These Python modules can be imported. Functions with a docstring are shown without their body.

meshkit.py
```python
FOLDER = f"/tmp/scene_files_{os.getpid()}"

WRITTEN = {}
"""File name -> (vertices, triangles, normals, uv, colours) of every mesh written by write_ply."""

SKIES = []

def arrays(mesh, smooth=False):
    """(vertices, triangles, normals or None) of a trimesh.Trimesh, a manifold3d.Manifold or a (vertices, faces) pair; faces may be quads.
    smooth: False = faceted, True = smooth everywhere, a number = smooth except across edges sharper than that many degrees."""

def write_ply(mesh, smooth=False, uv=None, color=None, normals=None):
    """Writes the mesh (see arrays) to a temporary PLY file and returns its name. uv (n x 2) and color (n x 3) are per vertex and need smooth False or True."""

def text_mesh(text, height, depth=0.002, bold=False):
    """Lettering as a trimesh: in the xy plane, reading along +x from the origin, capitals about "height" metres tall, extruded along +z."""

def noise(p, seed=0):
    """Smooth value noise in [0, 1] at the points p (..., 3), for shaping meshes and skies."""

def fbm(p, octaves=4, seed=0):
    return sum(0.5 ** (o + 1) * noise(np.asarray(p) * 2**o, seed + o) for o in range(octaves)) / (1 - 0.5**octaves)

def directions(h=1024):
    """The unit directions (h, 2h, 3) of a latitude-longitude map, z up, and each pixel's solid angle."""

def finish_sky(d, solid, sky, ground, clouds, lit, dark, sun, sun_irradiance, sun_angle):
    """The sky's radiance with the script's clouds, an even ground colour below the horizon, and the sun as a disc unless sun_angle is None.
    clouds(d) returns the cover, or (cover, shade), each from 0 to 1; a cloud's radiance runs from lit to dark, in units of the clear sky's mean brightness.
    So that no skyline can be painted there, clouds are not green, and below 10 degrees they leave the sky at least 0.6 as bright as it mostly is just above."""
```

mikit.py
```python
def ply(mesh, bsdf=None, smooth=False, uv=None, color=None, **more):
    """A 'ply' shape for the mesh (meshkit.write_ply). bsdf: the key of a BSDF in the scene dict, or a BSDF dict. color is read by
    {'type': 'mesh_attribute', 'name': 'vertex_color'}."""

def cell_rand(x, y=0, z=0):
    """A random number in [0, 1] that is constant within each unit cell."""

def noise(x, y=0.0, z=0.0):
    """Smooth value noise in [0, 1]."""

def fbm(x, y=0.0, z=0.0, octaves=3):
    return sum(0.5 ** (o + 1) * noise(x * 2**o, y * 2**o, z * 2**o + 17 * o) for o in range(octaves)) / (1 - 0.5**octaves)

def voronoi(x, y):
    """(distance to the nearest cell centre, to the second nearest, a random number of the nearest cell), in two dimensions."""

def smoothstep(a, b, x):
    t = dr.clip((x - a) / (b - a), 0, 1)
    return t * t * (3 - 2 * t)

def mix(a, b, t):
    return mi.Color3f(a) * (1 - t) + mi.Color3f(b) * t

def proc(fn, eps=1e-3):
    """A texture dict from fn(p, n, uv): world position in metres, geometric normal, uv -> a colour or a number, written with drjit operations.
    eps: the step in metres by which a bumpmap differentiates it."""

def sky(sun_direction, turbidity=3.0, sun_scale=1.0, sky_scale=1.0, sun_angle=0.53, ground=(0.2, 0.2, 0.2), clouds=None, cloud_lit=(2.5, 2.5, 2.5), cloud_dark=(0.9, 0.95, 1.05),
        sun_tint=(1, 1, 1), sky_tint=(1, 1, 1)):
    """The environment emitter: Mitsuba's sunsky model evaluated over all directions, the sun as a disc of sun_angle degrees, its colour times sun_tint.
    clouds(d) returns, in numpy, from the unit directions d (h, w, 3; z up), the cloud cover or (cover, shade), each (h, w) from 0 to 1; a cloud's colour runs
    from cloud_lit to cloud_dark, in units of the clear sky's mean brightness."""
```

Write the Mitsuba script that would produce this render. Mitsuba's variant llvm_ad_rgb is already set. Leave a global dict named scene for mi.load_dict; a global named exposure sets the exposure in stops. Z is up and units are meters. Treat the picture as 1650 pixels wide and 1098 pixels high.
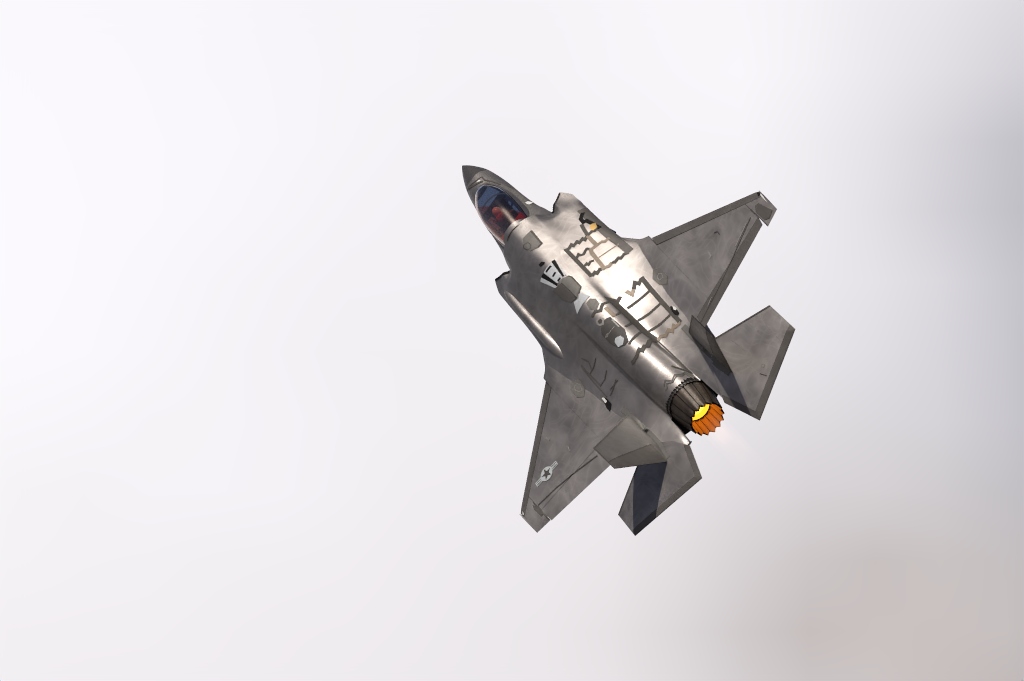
import math, numpy as np, trimesh, mitsuba as mi, drjit as dr, mikit, meshkit, manifold3d as m3
from mikit import noise, fbm, smoothstep, mix
from shapely.geometry import Polygon, LineString, Point, box as sbox
from shapely.ops import triangulate, unary_union
from scipy.interpolate import PchipInterpolator, Akima1DInterpolator
T = mi.ScalarTransform4f
rng = np.random.default_rng(7)
scene, labels = {}, {}

# ------------------------------------------------------------------ camera, sky, exposure
# aircraft frame: x = metres aft of the nose, y = starboard, z = up.  Rows: these axes in (right, up, towards the camera)
AX = np.array([27.6538, -29.4516, 45.9396]) / 61.1766
AY = np.array([35.9240, 48.5929, 9.5278]) / 61.1766
AZ = np.cross(AX, AY); AZ /= np.linalg.norm(AZ); AY = np.cross(AZ, AX)
ELEV, DIST, PPM = math.radians(20), 600.0, 61.1766          # camera elevation, distance, pixels per metre of the 1650 px photo
CR = np.array([1, 0, 0.]); CF = np.array([0, math.cos(ELEV), math.sin(ELEV)]); CU = np.cross(CR, CF)
REF = np.array([8.0, 0, 0])                                   # this aircraft point lies at the world's origin
BW = np.stack([CR, CU, -CF], 1) @ np.stack([AX, AY, AZ], 1)  # aircraft axes -> world axes
M = np.eye(4); M[:3, :3] = BW; M[:3, 3] = -BW @ REF
TW = T(M.tolist())
off = CR * (965.2 - 825) / PPM + CU * (549 - 499.8) / PPM
CAM = -off - CF * DIST
scene['camera'] = {'type': 'perspective', 'fov': math.degrees(2 * math.atan(825 / PPM / DIST)), 'fov_axis': 'x', 'near_clip': 1.0, 'far_clip': 5000.0,
                   'to_world': T().look_at(origin=CAM.tolist(), target=(CAM + CF).tolist(), up=[0, 0, 1])}
SUN_BODY = np.array([-.60, .66, 1.0])                        # front right, above
SUN = BW @ (SUN_BODY / np.linalg.norm(SUN_BODY))
exposure = 1.42


def clouds(d):
    """A bright cloud bank fills the sky round the line of sight and breaks up overhead; thinner and greyer to the right of it."""
    az = np.degrees(np.arctan2(d[..., 0], d[..., 1])); el = np.degrees(np.arcsin(np.clip(d[..., 2], -1, 1))) - 20
    n1 = meshkit.fbm(np.stack([az * .05, el * .05, 0 * az], -1), 4, 3)
    n2 = meshkit.fbm(np.stack([az * .8, el * 1.3, 0 * az + 5], -1), 4, 11) - .5
    away = np.sqrt((az - 2) ** 2 * .6 + el ** 2)
    cover = np.clip(1.35 - away / 22 + (n1 - .5) * 1.8, .0, 1)
    ss = lambda a, b, x: (lambda t: t * t * (3 - 2 * t))(np.clip((x - a) / (b - a), 0, 1))
    thin = ss(.40, 2.1, az - .15 * el + .6 * n2) * (1 - .45 * ss(.25, .95, el))                      # the bank thins to the right and lets blue through
    low = np.exp(-((az - 1.08 - .6 * n2 + .5 * (el + .6)) / .72) ** 2 - ((el + .72 + .4 * n2) / np.where(el < -.68, .75, .34)) ** 2)   # a dull brownish drift of smoke low on the right
    shade = np.clip((.60 + 1.2 * n2) * low + .15 * ss(.9, -1.6, el) + .06 * ss(-1.4, .8, az) + .22 * n2 + .35 * np.clip((n1 - .5) * 2, 0, 1) * ss(6, 26, away) + .12 * thin, 0, 1)
    return cover * (1 - .86 * thin * (1 - .75 * low)), shade


scene['sky'] = mikit.sky(SUN.tolist(), turbidity=3, sky_scale=.46, sky_tint=(1.44, 1.02, .88), sun_tint=(.91, 1.0, 1.18), clouds=clouds, cloud_lit=(10.7, 10.4, 10.7), cloud_dark=(5.6, 4.8, 4.3))

# ------------------------------------------------------------------ materials
BT = BW.T


def body(p):
    q = [p.x, p.y, p.z]
    return [sum(float(BT[i, j]) * q[j] for j in range(3)) + float(REF[i]) for i in range(3)]


def paint_color(light, dark, grain=1.0):
    def fn(p, n, uv):
        x, y, z = body(p)
        w = fbm(x * .8, y * .8, z * .8, 3) - .5
        v = fbm(x * .8 + 31, y * .8 + 7, z * .8, 3) - .5
        b = fbm(x * 2.2 + 9, y * 2.2, z * 2.2, 3) - .5
        u1 = x + .35 * y + 1.6 * w; u2 = y - .35 * x + 1.6 * v
        a = 1 - dr.abs(2 * noise(u1 * 1.2, u2 * 6.5, z * 2) - 1)                       # fine wiping marks
        a2 = 1 - dr.abs(2 * noise(u1 * 5 + 40, u2 * 1.8, z * 2) - 1)
        sc = dr.maximum(a, a2); sc = sc * sc * sc * sc
        t = dr.clip(.42 + (b * .85 + w * .5 + (sc - .3) * .26) * grain, 0, 1)
        return mix(dark, light, t)
    return mikit.proc(fn)


def rough_fn(lo, hi):
    def fn(p, n, uv):
        x, y, z = body(p)
        return lo + (hi - lo) * fbm(x * 2 + 4, y * 7 + x * 2, z * 2, 3)
    return mikit.proc(fn)


def mat(key, **kw):
    scene[key] = {'type': 'twosided', 'bsdf': {'type': 'principled', **kw}}


def rgb(*c): return {'type': 'rgb', 'value': list(c)}


mat('paint', base_color=paint_color((.405, .388, .384), (.205, .194, .193)), metallic=.92, roughness=rough_fn(.42, .55), specular=.5)
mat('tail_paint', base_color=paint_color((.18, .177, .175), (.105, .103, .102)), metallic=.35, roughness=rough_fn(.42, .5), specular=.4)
mat('panel', base_color=paint_color((.41, .39, .38), (.25, .235, .23)), metallic=.9, roughness=rough_fn(.40, .48), specular=.5)
mat('faint', base_color=rgb(.24, .235, .23), metallic=.1, roughness=.55)
mat('gold_reflection', base_color=paint_color((.55, .38, .14), (.35, .22, .08)), metallic=.8, roughness=.42)  # colour of the warm reflection painted on the shoulder
mat('band', base_color=paint_color((.085, .08, .073), (.05, .047, .044)), metallic=.0, roughness=.6, specular=.25)
mat('tan', base_color=paint_color((.26, .21, .16), (.16, .13, .10)), metallic=.15, roughness=.5, specular=.4)
mat('edge', base_color=paint_color((.115, .108, .103), (.072, .068, .066)), metallic=.2, roughness=.5, specular=.35)
mat('radome', base_color=paint_color((.085, .082, .085), (.062, .06, .062)), metallic=.35, roughness=.42, specular=.5)
mat('door_grey', base_color=paint_color((.155, .152, .146), (.11, .108, .104)), metallic=.1, roughness=.55, specular=.35)
mat('dark_grey', base_color=paint_color((.075, .072, .072), (.05, .048, .048)), metallic=.0, roughness=.6, specular=.25)
mat('white', base_color=paint_color((.50, .54, .58), (.38, .42, .46)), roughness=.5)
mat('black', base_color=rgb(.006, .006, .007), roughness=.7, specular=.15)
mat('insignia', base_color=rgb(.42, .47, .50), roughness=.5)
mat('nozzle', base_color=paint_color((.07, .054, .042), (.018, .014, .012)), metallic=.4, roughness=.5)
mat('nozzle_dark', base_color=rgb(.02, .018, .017), metallic=.5, roughness=.5)
mat('tooth', base_color=rgb(.05, .044, .04), metallic=.5, roughness=.45)
mat('hot_metal', base_color=rgb(.25, .08, .02), metallic=.3, roughness=.5)
mat('seal', base_color=rgb(.55, .54, .60), roughness=.4)  # pale lilac standing in for sky reflected in the canopy rim
mat('cockpit', base_color=rgb(.12, .145, .20), roughness=.6)
mat('cockpit_red', base_color=rgb(.26, .028, .014), roughness=.6)
mat('seat_cloth', base_color=rgb(.05, .055, .05), roughness=.8)
mat('flight_suit', base_color=rgb(.07, .085, .06), roughness=.85)
mat('helmet', base_color=rgb(.5, .5, .5), roughness=.35)
mat('visor', base_color=rgb(.01, .012, .015), roughness=.08, specular=.9)
mat('lamp_and_glint', base_color=rgb(.7, .72, .72), roughness=.15)  # shared by the lamps and the painted vent highlights


def canopy_reflection_tint(p, n, uv):  # blue side stands in for reflected sky, split along the reflection edge
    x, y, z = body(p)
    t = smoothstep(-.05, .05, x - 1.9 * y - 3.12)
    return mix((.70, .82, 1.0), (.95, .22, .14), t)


scene['canopy_glass'] = {'type': 'blendbsdf', 'weight': .14, 'a': {'type': 'thindielectric', 'int_ior': 1.8, 'ext_ior': 1.0, 'specular_transmittance': mikit.proc(canopy_reflection_tint)},
                         'b': {'type': 'twosided', 'bsdf': {'type': 'roughconductor', 'alpha': .12, 'specular_reflectance': rgb(.9, .78, .72)}}}   # tinted glass under a smeared film that widens the sun glint


# ------------------------------------------------------------------ helpers
COUNT = {}


def key_for(base):
    n = COUNT.get(base, 0); COUNT[base] = n + 1
    return base if n == 0 else f'{base}_{n:03d}'


def add(base, mesh, bsdf, label=None, smooth=30, **more):
    k = key_for(base)
    scene[k] = mikit.ply(mesh, bsdf, smooth=smooth, to_world=TW, **more)
    if label: labels[k] = {'label': label}
    return k


def grid_mesh(P, flip=False):
    r, c = P.shape[:2]
    i = np.arange(r * c).reshape(r, c)
    q = np.stack([i[:-1, :-1], i[1:, :-1], i[1:, 1:], i[:-1, 1:]], -1).reshape(-1, 4)
    f = np.vstack([q[:, [0, 1, 2]], q[:, [0, 2, 3]]])
    if flip: f = f[:, ::-1]
    m = trimesh.Trimesh(P.reshape(-1, 3), f, process=False)
    m.merge_vertices(digits_vertex=6); m.update_faces(m.nondegenerate_faces()); m.remove_unreferenced_vertices()
    return m


def cat(*ms): return trimesh.util.concatenate(list(ms))


def mirror(m):
    m = m.copy(); v = np.array(m.vertices); v[:, 1] *= -1
    return trimesh.Trimesh(v, np.array(m.faces)[:, ::-1], process=False)


def hull(pts): return trimesh.convex.convex_hull(np.asarray(pts, float))


def tube(path, r, n=10, caps=True):
    path = np.asarray(path, float); rs = np.broadcast_to(r, len(path))
    out = []
    for a, b, ra, rb in zip(path[:-1], path[1:], rs[:-1], rs[1:]):
        ball = trimesh.creation.icosphere(subdivisions=1)
        out.append(hull(np.vstack([ball.vertices * ra + a, ball.vertices * rb + b])))
    return cat(*out)


def rbox(c, s, bev=.02):
    s = np.asarray(s, float) / 2; p = []
    for k in range(3):
        e = s - bev; e[k] = s[k]
        p += [np.array([i, j, l]) * e for i in (-1, 1) for j in (-1, 1) for l in (-1, 1)]
    m = hull(p); m.apply_translation(c); return m


# ------------------------------------------------------------------ fuselage loft
NOSE = [(0, .004, 0, .006), (.12, .085, 0, .06), (.45, .25, 0, .185), (.93, .425, 0, .32), (1.5, .535, .02, .44), (2.1, .615, .07, .51), (2.9, .69, .14, .55), (3.6, .78, .18, .58), (4.22, .915, .24, .74), (4.5, .94, .30, .84)]
YK, ZK = np.array([0, .3, .58, .82, 1]), np.array([1, .945, .75, .42, 0])
ST = {  # station: c0 height, then (y, z) of the controls c1..c7 on the right half
    3.9: (1.10, .24, 1.05, .45, .955, .66, .74, .86, .22, 1.20, .23, 1.44, .15, 1.60, .05),
    4.22: (1.10, .24, 1.05, .45, .955, .67, .75, .915, .25, 1.20, .26, 1.45, .16, 1.63, .05),
    4.5: (1.10, .24, 1.05, .45, .955, .67, .77, .94, .31, 1.22, .33, 1.47, .17, 1.655, .05),
    5.0: (1.10, .24, 1.05, .45, .955, .68, .81, .97, .56, 1.27, .395, 1.53, .21, 1.68, .05),
    6.0: (1.08, .24, 1.03, .45, .93, .68, .80, 1.00, .60, 1.34, .395, 1.60, .225, 1.72, .05),
    7.0: (1.05, .24, 1.0, .46, .895, .68, .765, 1.05, .535, 1.40, .34, 1.68, .185, 1.80, .06),
    8.0: (1.00, .25, .953, .47, .84, .675, .685, 1.10, .445, 1.50, .26, 1.85, .125, 2.10, .06),
    9.0: (.93, .27, .865, .48, .735, .645, .545, 1.10, .335, 1.52, .18, 1.92, .08, 2.20, .03),
    10.0: (.83, .29, .75, .50, .56, .625, .34, 1.10, .205, 1.50, .11, 1.88, .045, 2.20, .02),
    11.0: (.67, .29, .595, .52, .39, .645, .20, 1.02, .13, 1.38, .075, 1.75, .03, 2.00, .0),
    12.0: (.44, .29, .37, .54, .14, .66, .02, .90, .0, 1.25, -.02, 1.60, .0, 1.80, -.04),
    12.72: (.21, .29, .145, .53, -.07, .65, -.20, .85, -.18, 1.20, -.15, 1.50, -.11, 1.70, -.12),
    13.5: (.1, .26, .05, .53, -.1, .68, -.24, .85, -.21, 1.15, -.17, 1.40, -.12, 1.58, -.13),
    14.2: (.1, .26, .05, .53, -.1, .72, -.29, .85, -.25, 1.05, -.17, 1.25, -.12, 1.40, -.13)}
_x = np.array(list(ST)); _c = np.array([[(0, v[0])] + [(v[1 + 2 * k], v[2 + 2 * k]) for k in range(7)] for v in ST.values()])
_fx = PchipInterpolator(_x, _c, axis=0)
_n = np.array(NOSE)
_nc = np.stack([_n[:, 1, None] * YK, _n[:, 2, None] + (_n[:, 3] - _n[:, 2])[:, None] * ZK], -1)
_nx = PchipInterpolator(_n[:, 0], _nc, axis=0)


def section(x, t, nose=False):
    """Points (len(x), len(t), 3) of the right upper skin."""
    C = (_nx if nose else _fx)(x)                                     # (nx, k, 2)
    K = C.shape[1]
    # even in t about the centre line so that the spine is smooth
    ext = np.concatenate([C[:, 2:0:-1] * [-1, 1], C], 1); tt = np.arange(-2, K)
    P = Akima1DInterpolator(tt, ext, axis=1)(t)
    return np.concatenate([np.broadcast_to(x[:, None, None], P.shape[:2] + (1,)), P], -1)


def both(P):
    return [grid_mesh(P), grid_mesh(P * [1, -1, 1], True)]


CAN_X0, CAN_X1 = 1.66, 4.5
_can = PchipInterpolator([1.66, 1.70, 1.80, 2.0, 2.3, 2.7, 3.2, 3.7, 4.1, 4.5], np.array([[0, .46, .46], [.11, .46, .52], [.21, .45, .59], [.32, .44, .70], [.43, .44, .85], [.51, .44, .99], [.55, .46, 1.085], [.545, .48, 1.12], [.515, .51, 1.12], [.48, .55, 1.11]]))   # half width, sill height, crown height


def canopy_points(x, th, grow=0.):
    w, zb, zt = _can(x).T
    s, c = np.sin(th), np.cos(th)
    y = (w + grow)[:, None] * np.sign(s) * np.abs(s) ** .85
    z = zb[:, None] + (zt - zb + grow)[:, None] * np.abs(c) ** .95
    return np.stack([np.broadcast_to(x[:, None], y.shape), y, z], -1)


xs = np.concatenate([np.linspace(0, 1, 26) ** 1.5 * 1.0, np.linspace(1.0, 4.5, 110)[1:]])
N1 = section(xs, np.linspace(0, 4, 61), True)
xm = np.linspace(4.48, 12.72, 260)
N2 = section(xm, np.linspace(0, 4, 73))
N2f = np.concatenate([N2, N2[:, -1:] + [0, .03, -.06]], 1)            # a flange under the joint with the shoulder skin
tn = np.linspace(4, 7, 41)
def LIPX(t): return np.interp(t, [4, 6, 6.12, 7], [4.48, 4.03, 4.05, 4.37])
uu = np.linspace(0, 1, 220)
N3 = np.concatenate([section(np.array([0.]) + LIPX(t) + uu * (12.72 - LIPX(t)), np.array([t])) for t in tn], 1)
ENDX = PchipInterpolator([3, 4, 5.5, 7], [13.72, 13.80, 13.80, 13.66])
tb = np.linspace(3.14, 7, 49)
N4 = np.concatenate([section(12.72 + np.linspace(0, 1, 40) * (ENDX(t) - 12.72), np.array([t])) for t in tb], 1)


def skirt(E, flip=False, low=None):
    """Belly below the edge line E (n, 3): down and in to the keel."""
    out = []
    for f, g in ((0, 0), (.03, .12), (.1, .3), (.28, .62), (.6, .86), (1.0, .95)):
        p = E.copy(); depth = np.clip(.25 + E[:, 0] * .22, .1, 1.0) if low is None else low
        p[:, 1] = E[:, 1] * (1 - f); p[:, 2] = E[:, 2] - g * depth
        out.append(p)
    P = np.stack(out, 1)
    return [grid_mesh(P), grid_mesh(P * [1, -1, 1], True)]


RAD_X = .98
nose_all = cat(*both(N1), *skirt(N1[:, -1], low=np.clip(np.interp(N1[:, 0, 0], [0, .12, .45, .93, 2.1, 4.2], [.005, .06, .2, .34, .6, .9]), 0, 1)))
CAN_OUT = outline = Polygon([(x, s * (w - .01)) for s, xx in ((1, np.linspace(1.78, 4.46, 40)), (-1, np.linspace(4.46, 1.78, 40))) for x, w in zip(xx, _can(xx)[:, 0])])
fc = nose_all.triangles_center
fz = nose_all.face_normals[:, 2]
import shapely
inside = shapely.contains_xy(outline, fc[:, 0], fc[:, 1]) & (fz > .2)
rad = (fc[:, 0] + .25 * np.abs(fc[:, 1]) < RAD_X + .1)


def pick(m, mask):
    return trimesh.Trimesh(m.vertices, m.faces[mask], process=False)


nose_skin = pick(nose_all, ~inside & ~rad); radome = pick(nose_all, rad)
mid = cat(*both(N2f), *both(N3), *skirt(N3[:, -1]))
boom_r = cat(grid_mesh(N4))
# inner wall beside the nozzle, end wall and underside of a boom
inner = N4[:, 0]; wd = np.linspace(1, .3, len(inner))[:, None]; wall = np.stack([inner, inner + wd * [0, .02, -.2], inner + wd * [0, .10, -.35]], 1)
outer = N4[:, -1]; owall = np.stack([outer, outer - [0, .02, .12], outer - [0, .2, .4]], 1)
endl = N4[-1]; ewall = np.stack([endl, endl + [-.02, 0, -.06], endl + [-.15, 0, -.2]], 1)
boom_r = cat(boom_r, grid_mesh(wall), grid_mesh(owall[:-1]), grid_mesh(ewall))
bulk = N2[0]
bulkhead = trimesh.creation.triangulate_polygon(Polygon(np.vstack([bulk[:, 1:], [[.9, .1], [0, .1]]])), engine='earcut')
bv = np.c_[np.full(len(bulkhead[0]), 4.485), bulkhead[0]]
bulkhead = cat(trimesh.Trimesh(bv, bulkhead[1], process=False), trimesh.Trimesh(bv * [1, -1, 1], bulkhead[1], process=False))
J = 'fighter_jet'
labels[J] = {'label': 'grey twin-tailed jet fighter banking in a climb with its engine nozzle glowing orange', 'category': 'fighter jet'}
add(J + '__fuselage', cat(nose_skin, mid, bulkhead), 'paint', smooth=25)
add(J + '__radome', radome, 'radome', 'smooth darker grey nose cone', smooth=25)
for k, m in enumerate((boom_r, mirror(boom_r))): add(J + '__tail_boom', m, 'paint', smooth=25)

# gun fairing: a blister on the left nacelle shoulder only
gx = np.linspace(0, 1, 70); gth = np.linspace(-math.pi / 2, math.pi / 2, 25)
GUN = PchipInterpolator([4.55, 4.75, 5.2, 6.2, 7.3, 7.6, 8.5], np.array([[.0, 0], [.08, .08], [.13, .17], [.14, .20], [.15, .21], [.15, .18], [.03, -.03]]))
gX = 4.55 + gx * 3.95; gw, gh = GUN(gX).T
gy = -np.interp(gX, [4.55, 8.5], [1.42, 1.50]); gz = np.interp(gX, [4.55, 5.2, 6, 7.5, 8.5], [.19, .25, .30, .25, .22])
G = np.stack([np.broadcast_to(gX[:, None], (70, 25)), gy[:, None] + gw[:, None] * 1.15 * np.sin(gth), gz[:, None] - .04 + gh[:, None] * np.cos(gth) ** .8], -1)
add(J + '__gun_fairing', grid_mesh(G), 'paint', 'long blister on the left shoulder', smooth=40)

# ------------------------------------------------------------------ intakes
def intake():
    top = np.array([N3[0, j] for j in range(0, 41, 2)])               # lip line on the skin
    n = len(top)
    rows = [top, top + [.015, 0, -.03], top + [.10, 0, -.06], top + [1.6, -.1, -.12]]
    roof = grid_mesh(np.stack(rows, 0))
    o = top[-1]
    side = np.array([o, o + [.15, -.03, -.3], o + [.45, -.15, -.75]])
    rim = grid_mesh(np.stack([side, side + [.02, -.05, 0], side + [1.4, -.1, 0]], 0))
    low = np.array([side[-1] + [(.9 - y) * -.15, y - side[-1][1], -.05] for y in np.linspace(side[-1][1], .8, 8)])
    floor = grid_mesh(np.stack([low, low + [1.5, 0, .1]], 0))
    back = rbox((5.7, 1.2, -.45), (.05, .8, .8))
    bump_th = np.linspace(0, 1, 16)
    bx = np.linspace(3.7, 5.6, 24)
    B = np.array([[[x, .80 + (x - 3.7) * .06 + .16 * math.sin(math.pi * min(1, (x - 3.7) / 1.9)) * math.sin(math.pi * t), .18 - .95 * t] for t in bump_th] for x in bx])
    return cat(roof, rim, floor), back, grid_mesh(B)


lipm, backm, bumpm = intake()
for f in (lambda m: m, mirror):
    k = add(J + '__intake', f(lipm), 'edge', 'dark inlet lip')
    scene_key = k
    add(k + '__duct', f(backm), 'black'); add(k + '__inlet_bump', f(bumpm), 'paint')

# ------------------------------------------------------------------ wings
AF = np.array([[0, 0], [.01, .28], [.04, .5], [.1, .74], [.2, .93], [.35, 1.0], [.5, .92], [.65, .72], [.8, .44], [.92, .18], [1, .03]])
_af = PchipInterpolator(AF[:, 0], AF[:, 1])
# planform of the right wing: span stations, leading edge, trailing edge, half thickness
WY = np.array([1.3, 1.79, 2.14, 2.345, 4.80, 5.20, 5.345])
W_LE = PchipInterpolator([1.3, 1.79, 2.14, 2.345, 4.8, 5.345], [6.6, 6.97, 7.66, 7.86, 9.69, 10.18])
def w_le(y): return np.interp(y, [1.3, 1.79, 2.14, 2.345, 5.30, 5.35], [6.3, 6.97, 7.66, 7.82, 10.19, 10.31])
def w_te(y): return np.interp(y, [1.3, 5.345], [12.36, 11.34])
def w_half(y): return np.interp(y, [1.3, 2.2, 5.35], [.09, .11, .045])
def w_top(x, y):
    le, te = w_le(y), w_te(y)
    return w_half(y) * _af(np.clip((x - le) / (te - le), 0, 1))


def wing_piece(ys, xa, xb, nc=24, hinge=None, ang=0.0, shrink=1.0):
    """Closed solid between the chordwise lines xa(y), xb(y)."""
    ys = np.asarray(ys); c = np.linspace(0, 1, nc); c = .5 - .5 * np.cos(math.pi * c) if nc > 6 else c
    X = xa(ys)[:, None] + (xb(ys) - xa(ys))[:, None] * c; Y = np.broadcast_to(ys[:, None], X.shape)
    Z = w_top(X, Y) * shrink
    up, lo = np.stack([X, Y, Z], -1), np.stack([X, Y, -Z * .8], -1)
    ring = np.concatenate([up, lo[:, ::-1]], 1)
    ring = np.concatenate([ring, ring[:, :1]], 1)
    m = grid_mesh(ring)
    caps = []
    for k in (0, -1):
        poly = ring[k]; ctr = poly.mean(0); n = len(poly)
        caps.append(trimesh.Trimesh(np.vstack([poly, ctr]), [[i, (i + 1) % n, n] for i in range(n)], process=False))
    m = cat(m, *caps)
    if ang:
        a = np.array([xb(ys[0]) if hinge == 'b' else xa(ys[0]), ys[0], 0.]); b = np.array([xb(ys[-1]) if hinge == 'b' else xa(ys[-1]), ys[-1], 0.])
        m.apply_transform(trimesh.transformations.rotation_matrix(ang, b - a, a))
    return m


SL0, SL1 = 2.36, 5.335                                                # span of the leading-edge flap
def hinge_le(y): return w_le(y) + np.interp(y, [2.3, 5.3], [.60, .42])
FL0, FL1 = 1.80, 4.83
def hinge_te(y): return w_te(y) - np.interp(y, [1.8, 4.83], [.86, .50])


def wing(side, slat_deg, flap_deg):
    f = (lambda m: m) if side > 0 else mirror
    k = key_for(J + '__wing')
    ys_in = np.linspace(1.3, SL0 - .004, 14)
    ys = np.linspace(SL0, FL1, 40); yt = np.linspace(FL1 + .012, 5.348, 12)
    inner = wing_piece(ys_in, w_le, lambda y: np.where(y > 1.795, hinge_te(y) - .012, w_te(y)), 40)
    inner2 = wing_piece(np.linspace(1.3, 1.79, 4), w_le, w_te, 40)
    boxp = wing_piece(ys, lambda y: np.where(y < SL1, hinge_le(y), w_le(y)), lambda y: hinge_te(y) - .012, 40)
    tip = wing_piece(yt, lambda y: np.where(y < SL1, hinge_le(y), w_le(y)), w_te, 40)
    scene[k] = mikit.ply(f(cat(inner, inner2, boxp, tip)), 'paint', smooth=25, to_world=TW)
    scene[k + '__leading_edge_flap'] = mikit.ply(f(wing_piece(np.linspace(SL0, SL1 - .01, 30), w_le, lambda y: hinge_le(y) - .006, 24, 'b', -math.radians(slat_deg))), 'edge', smooth=25, to_world=TW)
    labels[k + '__leading_edge_flap'] = {'label': 'darker grey drooped leading edge flap'}
    scene[k + '__flaperon'] = mikit.ply(f(wing_piece(np.linspace(FL0, FL1 + (-.01 if side > 0 else .009), 30), hinge_te, w_te, 24, 'a', math.radians(flap_deg))), 'edge' if side > 0 else 'paint', smooth=25, to_world=TW)
    return k


WR, WL = wing(1, 15, -20), wing(-1, 13, 4)

# ------------------------------------------------------------------ tails
def frame(o, e1, e2):
    e1, e2 = np.asarray(e1, float), np.asarray(e2, float); e1 = e1 / np.linalg.norm(e1)
    e2 = e2 - e1 * (e2 @ e1); e2 /= np.linalg.norm(e2)
    return np.asarray(o, float), e1, e2, np.cross(e1, e2)


def slab(poly, fr, h, inset):
    """Lens-like slab: sharp rim in the plane, both faces h off it, further in."""
    o, e1, e2, n = fr; poly = np.asarray(poly, float)
    pg = Polygon(poly); pts = [(*p, 0) for p in poly]
    for ins, hh in ((inset * .35, h * .55), (inset, h)):
        q = np.array(pg.buffer(-ins, join_style=2).exterior.coords)
        pts += [(*p, hh) for p in q] + [(*p, -hh) for p in q]
    pts = np.array(pts)
    return hull(o + pts[:, :1] * e1 + pts[:, 1:2] * e2 + pts[:, 2:] * n)


def to_plane(pts, fr):
    o, e1, e2, n = fr; d = np.asarray(pts, float) - o
    return np.stack([d @ e1, d @ e2], 1)


FIN = np.array([[11.42, 1.38, .10], [13.42, 2.175, 2.0], [14.45, 2.20, 1.86], [13.82, 1.42, -.05]])
def fin(side):
    P = FIN * [1, side, 1]
    fr = frame(P[0], P[3] - P[0], (P[1] + P[2]) / 2 - (P[0] + P[3]) / 2)
    q = to_plane(P, fr); q[0, 1] -= .12; q[3, 1] -= .12
    return fr, q


fins = []
for side in (1, -1):
    fr, q = fin(side)
    a, b, c, d = q                                                   # root LE, tip LE, tip TE, root TE
    r0, r1 = d + (a - d) * .36, c + (b - c) * .30                    # hinge line of the rudder
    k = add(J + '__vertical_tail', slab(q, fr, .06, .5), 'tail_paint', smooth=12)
    fins.append((k, fr, q, (r0 + (r1 - r0) * .12, r1, c, d + (c - d) * .12)))

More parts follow.
